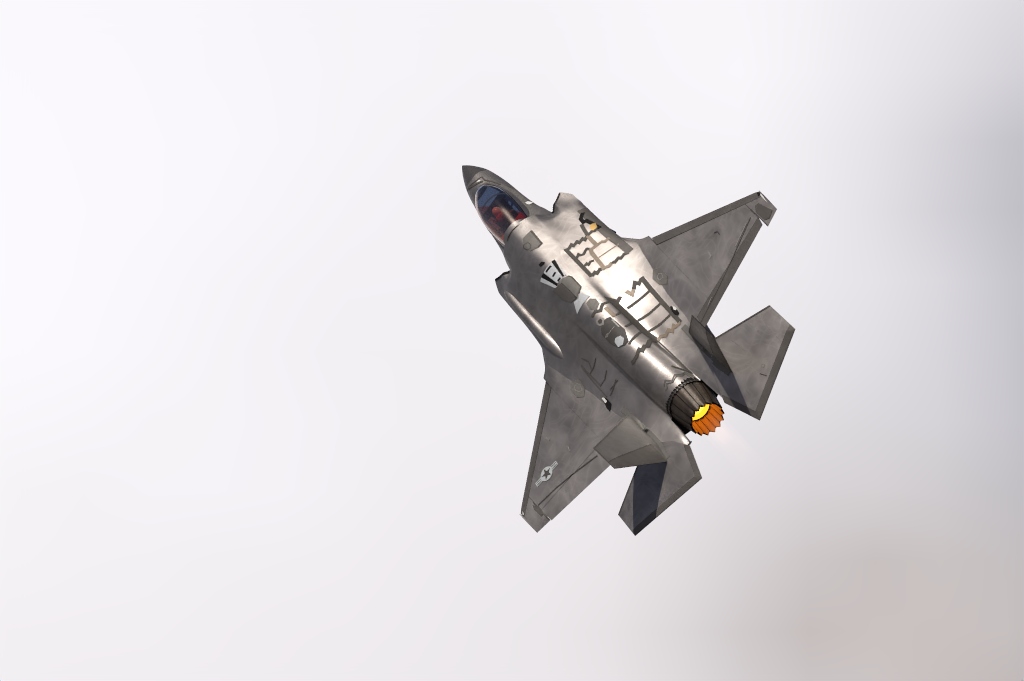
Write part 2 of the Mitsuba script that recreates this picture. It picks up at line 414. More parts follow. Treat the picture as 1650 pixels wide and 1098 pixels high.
def stab(side, te_dz):
    P = np.array([[12.50, 1.60, 0], [13.44, 3.43, 0], [14.66, 3.45, 0], [15.56, 1.04, 0], [14.20, .72, 0], [13.42, 1.0, 0]])
    P = P * [1, side, 1]
    s = te_dz / .8
    P[:, 2] = -.01 + (P[:, 0] - 13.9) * s
    fr = frame(P[0], P[2] - P[1], (P[1] - P[0]))
    return fr, to_plane(P, fr), P


stabs = []
for side, dz in ((1, -.10), (-1, .10)):
    fr, q, P = stab(side, dz)
    k = add(J + '__horizontal_tail', slab(q, fr, .055, .5), 'paint', smooth=12)
    stabs.append((k, fr, q))

# ------------------------------------------------------------------ engine nozzle
NZ, NX0, NX1 = -.42, 12.66, 13.72
def ring(x, r, th): return np.stack([np.broadcast_to(x, np.shape(th)), r * np.sin(th), NZ + r * np.cos(th)], -1)


K = J + '__engine_nozzle'
th = np.linspace(0, 2 * math.pi, 121)
add(K, grid_mesh(np.stack([ring(12.3, .66, th), ring(12.66, .645, th), ring(12.72, .62, th), ring(12.72, .3, th)], 0)), 'nozzle_dark')
COUNT[K] = 1
NP = 15
for i in range(NP):
    a0, a1 = 2 * math.pi * (i + .045) / NP, 2 * math.pi * (i + .955) / NP; am = (a0 + a1) / 2
    w = np.linspace(-1, 1, 9); th_ = am + (a1 - a0) / 2 * w
    rows = []
    for s in np.linspace(0, 1, 9):
        r = .615 - .135 * s ** 1.25
        x = 12.70 + .90 * s + (s ** 6) * (.06 * (1 - np.abs(w) * 2))
        bulge = .016 * (1 - w ** 2) + .01 * (np.abs(w) > .85)
        rows.append(np.stack([np.broadcast_to(x, w.shape), (r + bulge * (1 - .3 * s)) * np.sin(th_), NZ + (r + bulge * (1 - .3 * s)) * np.cos(th_)], -1))
    R = np.stack(rows, 0)
    add(K + '__outer_petal', grid_mesh(R), 'nozzle', smooth=25)
    rows = []
    for s in np.linspace(0, 1, 7):
        r = .435 - .04 * s
        x = 13.62 - .60 * s + (1 - s) ** 6 * (.05 * (1 - np.abs(w) * 2))
        b = .03 * (np.abs(w) ** 1.5)
        rows.append(np.stack([np.broadcast_to(x, w.shape), (r - b + .02) * np.sin(th_), NZ + (r - b + .02) * np.cos(th_)], -1))
    add(K + '__inner_petal', grid_mesh(np.stack(rows, 0)), 'hot_metal', smooth=25, emitter={'type': 'area', 'sampling_weight': .03, 'radiance': rgb(.095, .021, .0008)})
add(K + '__liner', grid_mesh(np.stack([ring(12.70, .60, th), ring(13.2, .545, th), ring(13.58, .462, th)], 0)), 'black')
# toothed collar
tt = np.linspace(0, 2 * math.pi, 44 * 4 + 1)
saw = np.abs((np.arange(len(tt)) % 4) - 2) / 2
add(K + '__toothed_collar', cat(grid_mesh(np.stack([ring(12.50 + .15 * saw, .668, tt), ring(12.70, .655, tt), ring(12.74, .60, tt)], 0)),), 'black', smooth=False)
add(K + '__collar_teeth', grid_mesh(np.stack([ring(12.67 + 0 * saw, .671, tt), ring(12.70 + .04 * saw[::-1], .655, tt)], 0)), 'tooth', smooth=False)
labels[K + '__collar_teeth'] = {'kind': 'stuff'}
# burning core
thf = np.linspace(0, 2 * math.pi, 49)
add(K + '__flame', grid_mesh(np.stack([ring(12.98, .385, thf), ring(12.96, .25, thf)], 0)), 'hot_metal', 'yellow burning core inside the nozzle', emitter={'type': 'area', 'sampling_weight': .3, 'radiance': rgb(.80, .33, .016)})
add(K + '__flame_core', grid_mesh(np.stack([ring(12.955, .25, thf), ring(12.93, .005, thf)], 0)), 'hot_metal', emitter={'type': 'area', 'sampling_weight': .3, 'radiance': rgb(1.0, .54, .05)})
add(K + '__flame_rim', grid_mesh(np.stack([ring(13.0, .41, thf), ring(13.04, .40, thf), ring(13.0, .375, thf)], 0)), 'nozzle_dark')

# ------------------------------------------------------------------ canopy and cockpit
cx = np.concatenate([1.66 + np.linspace(0, 1, 30) ** 1.8 * .6, np.linspace(2.26, 4.5, 50)[1:]])
cth = np.linspace(-math.pi / 2, math.pi / 2, 65)
C = canopy_points(cx, cth)
add(J + '__canopy', grid_mesh(C), 'canopy_glass', 'large bubble canopy, tinted blue for sky reflection in front and red behind', smooth=40)
# frame: a strip round the sill and across the rear edge
F0, F1 = canopy_points(cx, np.array([-math.pi / 2, math.pi / 2]), .045), canopy_points(cx, np.array([-1.30, 1.30]), .008)
strips = []
for j in (0, 1):
    a, b = F0[:, j], F1[:, j]
    strips.append(grid_mesh(np.stack([a - [0, 0, .05], a + [0, 0, .03], (a + b) / 2 + [0, 0, .012], b], 1), j == 0))
xr = np.array([4.36, 4.40, 4.48, 4.55])
strips.append(grid_mesh(canopy_points(np.minimum(xr, 4.5), cth, .012) + np.array([0, 0, 0]) + np.stack([xr - np.minimum(xr, 4.5), 0 * xr, 0 * xr], -1)[:, None]))
add(J + '__canopy_frame', cat(*strips), 'paint', smooth=40)
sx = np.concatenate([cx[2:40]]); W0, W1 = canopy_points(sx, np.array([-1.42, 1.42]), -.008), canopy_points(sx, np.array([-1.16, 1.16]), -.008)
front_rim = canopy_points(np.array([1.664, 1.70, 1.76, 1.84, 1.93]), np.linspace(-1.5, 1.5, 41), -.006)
add(J + '__canopy_seal', cat(grid_mesh(front_rim), grid_mesh(np.stack([W0[:, 0], W1[:, 0]], 1), True), grid_mesh(np.stack([W0[:, 1], W1[:, 1]], 1))), 'seal', 'pale painted sky reflection along the front edge of the canopy', smooth=40)  # front crescent and side strips paint the reflection in the rim
bow = canopy_points(np.array([2.86, 2.95]), np.linspace(-1.45, 1.45, 33), -.02)
add(J + '__canopy_bow', grid_mesh(bow), 'dark_grey')
# tub, coaming, seat
tubx = np.linspace(1.8, 4.46, 30); tw = _can(tubx)[:, 0] * .97; tz = _can(tubx)[:, 1]
L = np.stack([tubx, -tw, tz], 1); Rr = np.stack([tubx, tw, tz], 1); drop = np.array([0, 0, -.75])
add(J + '__cockpit', cat(grid_mesh(np.stack([L, L + drop + [0, .05, 0]], 1)), grid_mesh(np.stack([Rr, Rr + drop - [0, .05, 0]], 1)), grid_mesh(np.stack([L + drop + [0, .05, 0], Rr + drop - [0, .05, 0]], 1))), 'cockpit')
add(J + '__cockpit__glare_shield', hull([(1.95, y * .25, .50) for y in (-1, 1)] + [(2.55, y * .40, .56) for y in (-1, 1)] + [(2.62, y * .36, .40) for y in (-1, 1)] + [(2.3, 0, .62)]), 'cockpit')
add(J + '__cockpit__side_console', rbox((3.05, .36, .28), (.9, .16, .2)), 'cockpit'); add(J + '__cockpit__side_console', rbox((3.05, -.36, .28), (.9, .16, .2)), 'cockpit')
for f in (lambda m: m, mirror): add(J + '__cockpit__lining', f(grid_mesh(np.stack([(Rr + [0, -.02, 0])[6:], (Rr + [0, -.04, -.3])[6:], (Rr * [1, .3, 1] + [0, 0, -.36])[6:]], 1))), 'cockpit_red')
add(J + '__cockpit__rear_deck', hull([(3.78, s * .44, z) for s in (-1, 1) for z in (.40, .62)] + [(4.2, s * .40, .72) for s in (-1, 1)] + [(4.2, s * .42, .4) for s in (-1, 1)]), 'cockpit_red')
SK = J + '__ejection_seat'
add(SK, cat(rbox((3.55, 0, .38), (.16, .46, .95), .04), rbox((3.3, 0, .0), (.5, .46, .14), .04)), 'seat_cloth'); COUNT[SK] = 1
add(SK + '__headrest', cat(rbox((3.55, 0, .86), (.16, .26, .2), .05)), 'cockpit_red')
add(SK + '__side_wing', rbox((3.52, .19, .80), (.2, .05, .26), .02), 'seat_cloth'); add(SK + '__side_wing', rbox((3.52, -.19, .80), (.2, .05, .26), .02), 'seat_cloth')
# ---- MARKINGS (aircraft x, y in metres, laid on the skin from above)
MARKS = [
    ('A', 'area', None, None, 1, [(6.355, 1.264), (6.443, 1.153), (6.358, 1.126), (6.436, 1.006), (6.351, 0.98), (6.43, 0.86), (6.343, 0.833), (6.437, 0.723), (6.422, 0.663), (7.798, 0.652), (7.718, 0.771), (7.799, 0.797), (7.717, 0.909), (7.769, 1.021), (7.802, 1.117), (7.737, 1.239), (7.801, 1.292), (7.739, 1.415), (7.806, 1.468), (7.747, 1.592), (7.804, 1.699), (6.656, 1.637), (5.451, 1.57), (5.576, 1.422), (5.845, 1.359)]),
    ('seam_band', 'band', 0.075, None, 1, [(6.337, 1.272), (6.443, 1.153), (6.358, 1.126), (6.436, 1.006), (6.351, 0.98), (6.43, 0.86), (6.343, 0.833), (6.437, 0.723), (6.422, 0.663), (7.097, 0.66), (7.798, 0.652)]),
    ('seam_band', 'band', 0.075, None, 1, [(7.798, 0.652), (7.718, 0.771), (7.799, 0.797), (7.717, 0.909), (7.783, 0.943)]),
    ('seam_band', 'tan', 0.075, None, 1, [(7.783, 0.943), (7.752, 1.03), (7.802, 1.117), (7.737, 1.239)]),
    ('seam_band', 'band', 0.075, None, 1, [(7.737, 1.239), (7.801, 1.292), (7.739, 1.415), (7.806, 1.468), (7.747, 1.592), (7.816, 1.708)]),
    ('seam_band', 'edge', 0.17, 'wide dark strip along the shoulder', 1, [(5.222, 1.58), (5.796, 1.587), (6.331, 1.624), (6.865, 1.649), (7.34, 1.709), (7.808, 1.744)]),
    ('seam_band', 'black', 0.08, None, 1, [(5.402, 1.552), (5.6, 1.417), (5.851, 1.41)]),
    ('seam_band', 'band', 0.075, None, 1, [(5.824, 1.341), (6.065, 1.303), (6.337, 1.272)]),
    ('seam_band', 'tan', 0.08, None, 1, [(6.355, 1.264), (6.618, 1.257), (6.864, 1.259), (6.896, 1.078), (7.019, 1.044), (7.325, 1.029), (7.748, 1.004)]),
    ('seam_band', 'band', 0.06, None, 1, [(6.916, 0.693), (6.814, 0.794), (6.886, 0.811), (6.91, 0.88), (6.782, 1.026), (6.838, 1.074)]),
    ('seam_band', 'band', 0.06, None, 1, [(7.329, 0.703), (7.28, 0.779), (7.352, 0.797), (7.289, 0.882), (7.319, 0.954)]),
    ('seam_band', 'band', 0.075, None, 1, [(6.355, 1.264), (6.299, 1.402), (6.343, 1.462), (6.294, 1.59)]),
    ('seam_band', 'tan', 0.07, None, 1, [(6.864, 1.259), (6.852, 1.406), (6.916, 1.459), (6.871, 1.606)]),
    ('seam_band', 'tan', 0.035, None, 1, [(7.315, 1.089), (7.297, 1.367), (7.301, 1.67)]),
    ('seam_band', 'black', 0.08, None, 1, [(5.729, 1.476), (6.063, 1.547), (6.353, 1.602)]),
    ('vent_panel', 'gold_reflection', None, 'golden patch painted as a warm reflection beside the dark shoulder strip', 1, [(6.02, 1.5), (6.056, 1.61), (6.266, 1.564), (6.296, 1.445), (6.15, 1.417)]),  # warm reflection put on the skin as a golden patch
    ('B', 'area', None, None, 1, [(8.846, 1.475), (8.948, 1.342), (8.837, 1.276), (8.984, 1.153), (9.106, 1.031), (8.907, 0.977), (8.926, 0.79), (9.015, 0.66), (8.881, 0.567), (8.938, 0.373), (9.087, 0.224), (9.099, 0.345), (9.565, 0.352), (10.128, 0.329), (10.644, 0.138), (11.088, 0.05), (10.99, 0.208), (11.081, 0.244), (10.984, 0.352), (11.027, 0.403), (10.864, 0.524), (10.893, 0.627), (10.847, 0.76), (10.959, 0.878), (10.887, 1.017), (11.024, 1.075), (10.92, 1.194), (11.003, 1.214), (11.026, 1.381)]),
    ('seam_band', 'band', 0.1, None, 1, [(8.831, 1.485), (9.332, 1.446), (9.927, 1.417), (10.492, 1.399), (11.026, 1.381)]),
    ('seam_band', 'band', 0.085, None, 1, [(8.861, 1.466), (8.963, 1.332), (8.837, 1.276), (9.0, 1.144)]),
    ('seam_band', 'tan', 0.085, None, 1, [(9.0, 1.144), (9.122, 1.022), (8.907, 0.977)]),
    ('seam_band', 'band', 0.085, None, 1, [(8.942, 0.781), (9.031, 0.651), (8.881, 0.567), (8.932, 0.566)]),
    ('seam_band', 'band', 0.095, None, 1, [(8.908, 0.57), (9.394, 0.58), (9.916, 0.576), (10.476, 0.579), (10.893, 0.627)]),
    ('seam_band', 'band', 0.07, None, 1, [(9.4, 1.382), (9.413, 1.046), (9.397, 0.687)]),
    ('seam_band', 'band', 0.07, None, 1, [(10.008, 1.355), (10.002, 0.99), (9.919, 0.636)]),
    ('seam_band', 'band', 0.07, None, 1, [(10.562, 1.339), (10.545, 0.988), (10.441, 0.639)]),
    ('seam_band', 'tan', 0.08, None, 1, [(11.026, 1.381), (11.003, 1.214), (10.92, 1.194), (11.024, 1.075), (10.887, 1.017), (10.959, 0.878), (10.847, 0.76), (10.893, 0.627)]),
    ('seam_band', 'band', 0.085, None, 1, [(10.893, 0.627), (10.864, 0.524), (11.027, 0.403), (10.984, 0.352), (11.081, 0.244), (10.99, 0.208), (11.088, 0.05), (11.102, -0.115), (11.067, -0.2)]),
    ('seam_band', 'band', 0.055, None, 1, [(9.519, 0.349), (9.513, 0.473), (9.428, 0.57)]),
    ('seam_band', 'band', 0.06, None, 1, [(10.064, 0.362), (10.023, 0.491), (9.929, 0.58)]),
    ('seam_band', 'band', 0.06, None, 1, [(10.644, 0.13), (10.542, 0.351), (10.423, 0.558)]),
    ('seam_band', 'band', 0.075, None, 1, [(8.971, 0.535), (8.938, 0.373), (9.087, 0.224), (8.989, 0.109), (9.021, -0.052)]),
    ('seam_band', 'tan', 0.075, None, 1, [(9.092, 0.364), (9.334, 0.362), (9.537, 0.366)]),
    ('seam_line', 'band', 0.035, None, 1, [(10.893, 0.627), (11.428, 0.638), (11.913, 0.637), (12.361, 0.617), (11.973, 0.438)]),
    ('service_door', 'dark_grey', None, 'dark grey hexagonal service door', 1, [(9.437, 0.178), (9.483, 0.284), (9.832, 0.306), (10.142, 0.314), (10.559, 0.182), (10.555, 0.033), (10.43, -0.135), (10.152, -0.201), (10.027, -0.214), (9.647, -0.198), (9.527, -0.088)]),
    ('service_door__hexagon_mark', 'white', None, 'pale hexagon patch', 2, [(10.156, -0.013), (10.228, 0.131), (10.383, 0.148), (10.495, 0.015), (10.409, -0.128), (10.213, -0.095)]),
    ('service_door__lettering', 'faint', 0.018, None, 2, [(9.837, -0.178), (9.818, -0.109), (9.853, -0.056), (9.891, -0.117), (9.837, -0.178)]),
    ('service_door__lettering', 'faint', 0.02, None, 2, [(9.873, -0.043), (9.867, 0.066)]),
    ('service_door__lettering', 'faint', 0.014, None, 2, [(9.868, 0.078), (9.854, 0.194)]),
    ('service_door__hinge_line', 'faint', 0.03, None, 2, [(9.599, 0.266), (9.955, 0.264)]),
    ('fastener_patch', 'faint', None, 'small pale hexagon beside the service door', 1, [(9.22, -0.022), (9.269, 0.105), (9.405, 0.154), (9.54, 0.029), (9.446, -0.075), (9.309, -0.095)]),
    ('fastener_patch__hole', 'dark_grey', None, None, 2, [(9.289, -0.022), (9.303, 0.08), (9.399, 0.086), (9.453, 0.017), (9.379, -0.042)]),
    ('round_patch', 'door_grey', None, None, 1, [(8.547, 0.1), (8.504, 0.249), (8.631, 0.352), (8.85, 0.332), (8.989, 0.154), (8.791, 0.057)]),
    ('seam_band', 'door_grey', 0.026, None, 1, [(12.316, -0.059), (12.234, 0.073), (12.384, 0.186), (12.283, 0.34), (12.341, 0.449), (12.288, 0.544), (12.491, 0.576), (12.652, 0.541)]),
    ('seam_band', 'door_grey', 0.02, None, 1, [(12.415, -0.135), (12.422, -0.043), (12.325, 0.038), (12.433, 0.17), (12.342, 0.35), (12.399, 0.434), (12.35, 0.515), (12.539, 0.538)]),
    ('receptacle_mark', 'white', None, 'pale strip left of the striped receptacle', 1, [(6.508, -0.289), (6.52, -0.397), (7.267, -0.2), (7.272, -0.123)]),
    ('receptacle_mark', 'black', None, 'black bar left of the striped receptacle', 1, [(6.53, -0.157), (6.499, -0.275), (7.26, -0.135), (7.223, -0.073)]),
    ('receptacle_mark', 'white', None, 'pale striped receptacle panel', 1, [(6.541, -0.144), (6.519, 0.199), (7.225, 0.145), (7.256, 0.104), (7.232, -0.073)]),
    ('receptacle_mark', 'black', None, 'black bar right of the striped receptacle', 1, [(6.494, 0.207), (6.508, 0.304), (7.232, 0.192), (7.221, 0.142)]),
    ('receptacle_mark', 'white', None, 'pale strip right of the striped receptacle', 1, [(6.512, 0.307), (6.819, 0.281), (7.261, 0.248), (7.236, 0.195)]),
    ('receptacle_mark', 'black', 0.06, 'long black dash', 2, [(6.611, -0.078), (6.611, 0.128)]),
    ('receptacle_mark', 'black', 0.055, 'middle black dash', 2, [(6.93, -0.038), (6.907, 0.097)]),
    ('receptacle_mark', 'black', 0.055, 'short black dash', 2, [(7.196, -0.027), (7.186, 0.088)]),
    ('receptacle_door', 'door_grey', None, 'grey receptacle door', 1, [(7.267, 0.127), (7.323, 0.261), (7.457, 0.302), (7.951, 0.301), (8.148, 0.015), (7.953, -0.01), (7.322, -0.008)]),
    ('receptacle_door__hinge_line', 'black', 0.015, None, 2, [(7.344, 0.011), (7.734, 0.021), (8.143, 0.02)]),
    ('receptacle_door__edge_band', 'band', 0.035, None, 2, [(7.323, 0.261), (7.457, 0.302), (7.956, 0.298), (8.092, 0.141)]),
    ('receptacle_door', 'edge', None, 'darker half of the receptacle door', 1, [(7.329, -0.015), (7.957, -0.013), (8.149, 0.007), (8.058, -0.185), (7.701, -0.292), (7.162, -0.326), (7.28, -0.131)]),
    ('bow_tie_mark', 'white', None, 'pale bow tie patch', 1, [(8.101, 0.179), (8.435, 0.3), (8.462, 0.116), (8.475, -0.057), (8.463, -0.288), (8.28, -0.183), (8.15, -0.111), (8.213, 0.043)]),
    ('spine_hatch', 'door_grey', None, 'squarish spine hatch', 1, [(5.023, 0.381), (5.697, 0.35), (5.741, 0.209), (5.623, 0.005), (5.28, -0.007), (5.09, 0.077)]),
    ('spine_hatch__rim', 'band', 0.045, None, 2, [(5.037, 0.374), (5.368, 0.361), (5.694, 0.347), (5.728, 0.216)]),
    ('spine_hatch__rim', 'dark_grey', 0.02, None, 2, [(5.266, -0.016), (5.327, 0.112), (5.472, 0.132), (5.56, 0.052), (5.483, -0.037), (5.321, -0.064), (5.266, -0.016)]),
    ('vent_hole', 'black', None, 'black vent behind the hatch', 1, [(6.202, -0.086), (6.221, 0.021), (6.348, 0.083), (6.361, 0.023), (6.304, -0.093)]),
    ('vent_hole', 'black', None, 'black vent at the right wing root', 1, [(10.337, 1.479), (10.41, 1.556), (10.753, 1.539), (10.792, 1.47), (10.676, 1.41), (10.478, 1.429)]),
    ('vent_hole', 'lamp_and_glint', None, 'painted highlight on the vent at the right wing root', 2, [(10.373, 1.542), (10.555, 1.577), (10.6, 1.512), (10.503, 1.492)]),  # white highlight painted over the black vent
    ('vent_hole', 'black', None, 'black vent at the left wing root', 1, [(10.335, -1.551), (10.445, -1.462), (10.755, -1.475), (10.867, -1.658), (10.668, -1.652)]),
    ('vent_hole', 'lamp_and_glint', None, 'painted highlight on the vent at the left wing root', 2, [(10.31, -1.561), (10.358, -1.504), (10.549, -1.508), (10.538, -1.583)]),  # same painted highlight on the left vent
    ('nose_lamp', 'lamp_and_glint', None, 'small pale lamp on the right of the nose', 1, [(3.357, 0.631), (3.356, 0.697), (3.493, 0.749), (3.549, 0.676), (3.483, 0.633)]),
    ('nose_lamp', 'lamp_and_glint', None, 'small pale lamp ahead of the canopy', 1, [(1.379, 0.076), (1.392, 0.159), (1.501, 0.181), (1.524, 0.125), (1.468, 0.077)]),
    ('seam_band', 'band', 0.03, None, 1, [(1.043, -0.32), (1.235, -0.065), (1.32, 0.099), (1.334, 0.254)]),
    ('seam_band', 'band', 0.035, None, 1, [(1.334, 0.254), (1.55, 0.259), (1.807, 0.373), (2.095, 0.464)]),
    ('seam_band', 'band', 0.05, None, 1, [(1.155, -0.235), (1.402, -0.008), (1.462, 0.092), (1.558, 0.211)]),
    ('seam_line', 'edge', 0.03, None, 1, [(9.026, -1.32), (9.423, -1.333), (10.03, -1.333)]),
    ('seam_line', 'dark_grey', 0.03, None, 1, [(9.463, -0.87), (9.508, -1.115), (9.463, -1.346)]),
    ('seam_line', 'dark_grey', 0.03, None, 1, [(9.978, -0.904), (10.075, -1.13), (10.03, -1.368)]),
    ('seam_line', 'edge', 0.02, None, 1, [(8.957, -1.16), (9.264, -1.087), (9.439, -1.188)]),
    ('seam_line', 'dark_grey', 0.03, None, 1, [(10.451, -0.906), (10.522, -1.117), (10.55, -1.353)]),
    ('seam_line', 'edge', 0.03, None, 1, [(9.071, -1.34), (9.427, -1.389), (9.942, -1.42), (10.458, -1.431)]),
    ('seam_line', 'dark_grey', 0.03, None, 1, [(10.437, -1.227), (10.53, -0.882)]),
    ('wing_hatch', 'door_grey', None, 'hexagonal hatch on the right wing root', 1, [(8.924, 1.826), (9.105, 2.005), (9.538, 2.011), (9.707, 1.837), (9.487, 1.675), (9.137, 1.661)]),
    ('wing_hatch__emblem', 'faint', 0.018, None, 2, [(9.225, 1.777), (9.189, 1.871), (9.286, 1.942), (9.409, 1.887), (9.358, 1.765), (9.225, 1.777)]),
    ('wing_hatch', 'door_grey', None, 'hexagonal hatch on the left wing root', 1, [(8.947, -1.813), (9.211, -1.63), (9.539, -1.7), (9.71, -1.884), (9.508, -2.037), (9.117, -2.014)]),
    ('wing_hatch__emblem', 'faint', 0.014, None, 2, [(9.164, -1.879), (9.166, -1.773), (9.334, -1.724), (9.483, -1.813), (9.423, -1.904), (9.266, -1.922), (9.164, -1.879)]),
    ('scuff_mark', 'dark_grey', 0.03, None, 1, [(9.978, 3.71), (10.042, 3.796), (10.176, 3.784)]),
    ('scuff_mark', 'faint', 0.02, None, 1, [(10.279, 3.238), (10.427, 3.212), (10.449, 3.132)]),
    ('scuff_mark', 'faint', 0.02, None, 1, [(9.434, -3.384), (9.615, -3.38), (9.596, -3.314)]),
    ('scuff_mark', 'faint', 0.025, None, 1, [(10.355, -3.108), (10.531, -3.181)]),
    ('tip_panel', 'edge', None, 'darker square panel at the right wing tip', 1, [(10.613, 4.99), (10.656, 5.111), (11.237, 5.244), (11.327, 5.043), (11.23, 4.91), (10.803, 4.897)]),
    ('tip_panel', 'edge', None, 'darker square panel at the left wing tip', 1, [(10.593, -4.916), (10.809, -4.807), (11.123, -4.836), (11.109, -4.954), (10.734, -4.959)]),
    ('tip_panel__tip_lamp', 'lamp_and_glint', None, 'pale tip lamp on the right wing', 2, [(10.412, 5.292), (10.502, 5.348), (10.949, 5.293)]),
    ('tip_panel__tip_lamp', 'black', None, None, 2, [(10.28, 5.25), (10.336, 5.317), (10.478, 5.301), (10.468, 5.229)]),
    ('tip_panel__tip_lamp', 'lamp_and_glint', None, 'pale tip lamp on the left wing', 2, [(10.349, -5.226), (10.525, -5.254), (10.48, -5.295)]),
    ('wing_line', 'edge', 0.03, None, 1, [(11.783, 1.82), (11.514, 2.635), (11.05, 3.789), (10.744, 4.697)]),
    ('wing_line', 'faint', 0.03, None, 1, [(11.572, 2.249), (11.45, 2.468)]),
    ('wing_line', 'faint', 0.025, None, 1, [(10.954, 3.869), (10.76, 4.497)]),
    ('wing_line', 'dark_grey', 0.03, None, 1, [(10.767, -4.807), (10.935, -4.126), (11.163, -3.46), (11.456, -2.721)]),
    ('horizontal_tail__tail_line', 'faint', 0.02, None, 1, [(13.774, 2.999), (14.105, 2.996), (14.426, 2.965)]),
    ('horizontal_tail__tail_line', 'faint', 0.02, None, 1, [(13.158, 2.057), (13.456, 2.094), (13.772, 2.103)]),
    ('horizontal_tail__tail_line', 'dark_grey', 0.02, None, 1, [(14.653, 1.953), (14.869, 2.037)]),
    ('horizontal_tail__tail_line', 'faint', 0.012, None, 1, [(14.494, 2.16), (14.57, 2.21), (14.619, 2.153), (14.537, 2.108), (14.494, 2.16)]),
    ('horizontal_tail__tail_line', 'faint', 0.03, None, 1, [(13.614, 2.758), (13.711, 2.732)]),
]


def mi_scene(words):
    sc = {'type': 'scene'}
    for k, v in scene.items():
        if v.get('type') == 'ply' and any(w in k for w in words):
            sc[k] = {a: b for a, b in v.items() if a not in ('bsdf', 'emitter')}
    return mi.load_dict(sc)


def body_cast(S, o, d):
    """Hit points and normals, in the aircraft's axes, of rays from o along d (aircraft axes)."""
    ow, dw = (o - REF) @ BW.T, np.broadcast_to(np.asarray(d, float) @ BW.T, o.shape)
    si = S.ray_intersect(mi.Ray3f(mi.Point3f(np.ascontiguousarray(ow.T)), mi.Vector3f(np.ascontiguousarray(dw.T))))
    ok = np.array(si.is_valid()); p = np.array(si.p).T @ BT.T + REF; n = np.array(si.n).T @ BT.T
    n *= np.where((n @ d)[:, None] > 0, -1, 1)
    return p, n, ok


SKIN = mi_scene(('fuselage', 'radome', 'boom', 'wing', 'gun', 'horizontal'))


def lay(poly, S, fr, up, lift, cell=.045):
    """A thin sheet of the polygon's shape, laid on the skin S along the frame's normal (up = +1 or -1), lift metres proud."""
    o, e1, e2, n = fr
    parts = []
    for g in getattr(poly, 'geoms', [poly]):
        if g.is_empty or g.area < 1e-5: continue
        x0, y0, x1, y1 = g.bounds
        for i in range(int(math.floor(x0 / cell)), int(math.ceil(x1 / cell))):
            strip = g.intersection(sbox(i * cell, y0 - 1, (i + 1) * cell, y1 + 1))
            for j in range(int(math.floor(y0 / cell)), int(math.ceil(y1 / cell))):
                q = strip.intersection(sbox(i * cell, j * cell, (i + 1) * cell, (j + 1) * cell))
                for h in getattr(q, 'geoms', [q]):
                    if h.geom_type == 'Polygon' and h.area > 1e-6:
                        v, f = trimesh.creation.triangulate_polygon(h, engine='earcut')
                        parts.append(trimesh.Trimesh(np.c_[v, np.zeros(len(v))], f, process=False))
    if not parts: return None
    m = cat(*parts); m.merge_vertices(digits_vertex=5)
    v = np.array(m.vertices)
    p, nn, ok = body_cast(S, o + v[:, :1] * e1 + v[:, 1:2] * e2 + n * 3.0 * up, -n * up)
    for jig in (.0007, -.0011):                                      # rays that slipped through a joint of the skin
        v2 = v + jig
        p2, n2, ok2 = body_cast(S, o + v2[:, :1] * e1 + v2[:, 1:2] * e2 + n * 3.0 * up, -n * up)
        b = ok2 & (~ok | ((p2 - p) @ (n * up) > .02))
        p[b], nn[b] = p2[b], n2[b]; ok = ok | ok2
    f = np.array(m.faces); f = f[ok[f].all(1)]
    # leave out faces that would bridge a step in the skin
    e = np.abs((p[f] @ (n * up)).max(1) - (p[f] @ (n * up)).min(1)); f = f[e < .22]
    if not len(f): return None
    out = trimesh.Trimesh(p + nn * lift, f, process=False); out.remove_unreferenced_vertices()
    if (out.face_normals @ (n * up)).mean() < 0: out.invert()
    return out


XY = (np.zeros(3), np.array([1., 0, 0]), np.array([0, 1., 0]), np.array([0, 0, 1.]))
LAST = {}


def put(name, mesh, matl, label=None):
    """One marking: a part of the jet, or a sub-part of its holder."""
    if mesh is None: return
    if '__' in name and name.split('__')[0] in LAST and not name.startswith(('fuselage', 'wing', 'horizontal', 'vertical')):
        base = LAST[name.split('__')[0]] + '__' + name.split('__')[1]
    else:
        base = J + '__' + name
    k = add(base, mesh, matl, label, smooth=True)
    if '__' not in name: LAST[name] = k


def shape_of(w, pts):
    return LineString(pts).buffer(w * (.62 if w > .045 else .55), cap_style=2, join_style=2) if w else Polygon(pts).buffer(0)


bands = unary_union([shape_of(w, p) for n, m_, w, l, o, p in MARKS if n == 'seam_band'])
shapes = [shape_of(w, p) for n, m_, w, l, o, p in MARKS]
for i, (n, m_, w, l, o, p) in enumerate(MARKS):
    if m_ == 'area':                                                  # bay covers: the plates between the sealing bands
        pieces = Polygon(p).buffer(0).difference(bands.buffer(.004))
        for q in shapes[i + 1:]:
            if q.area < .4: pieces = pieces.difference(q)
        for g in getattr(pieces, 'geoms', [pieces]):
            if g.area > .008: put('fuselage__access_panel', lay(g, SKIN, XY, 1, .006), 'panel')
        continue
    g = shapes[i]
    for k in range(i + 1, len(MARKS)):                                # what lies over it is cut out, so that no two sheets share a place
        if MARKS[k][1] not in (m_, 'area') and g.intersects(shapes[k]): g = g.difference(shapes[k].buffer(.001))
    y_mid = np.mean([q[1] for q in p])
    if n in ('seam_band', 'seam_line'): nm = 'fuselage__' + n
    elif n in ('wing_line', 'scuff_mark'): nm = ('wing__' if y_mid > 0 else 'wing_001__') + n
    else: nm = n
    for h in getattr(g, 'geoms', [g]):
        if h.area > .0004: put(nm, lay(h, SKIN, XY, 1, .012), m_, l)

for sg, nm in ((1, 'wing'), (-1, 'wing_001')):
    put(nm + '__tip_joint', lay(LineString([(10.55, sg * 4.845), (11.42, sg * 4.86)]).buffer(.018, cap_style=2), SKIN, XY, 1, .012), 'dark_grey')
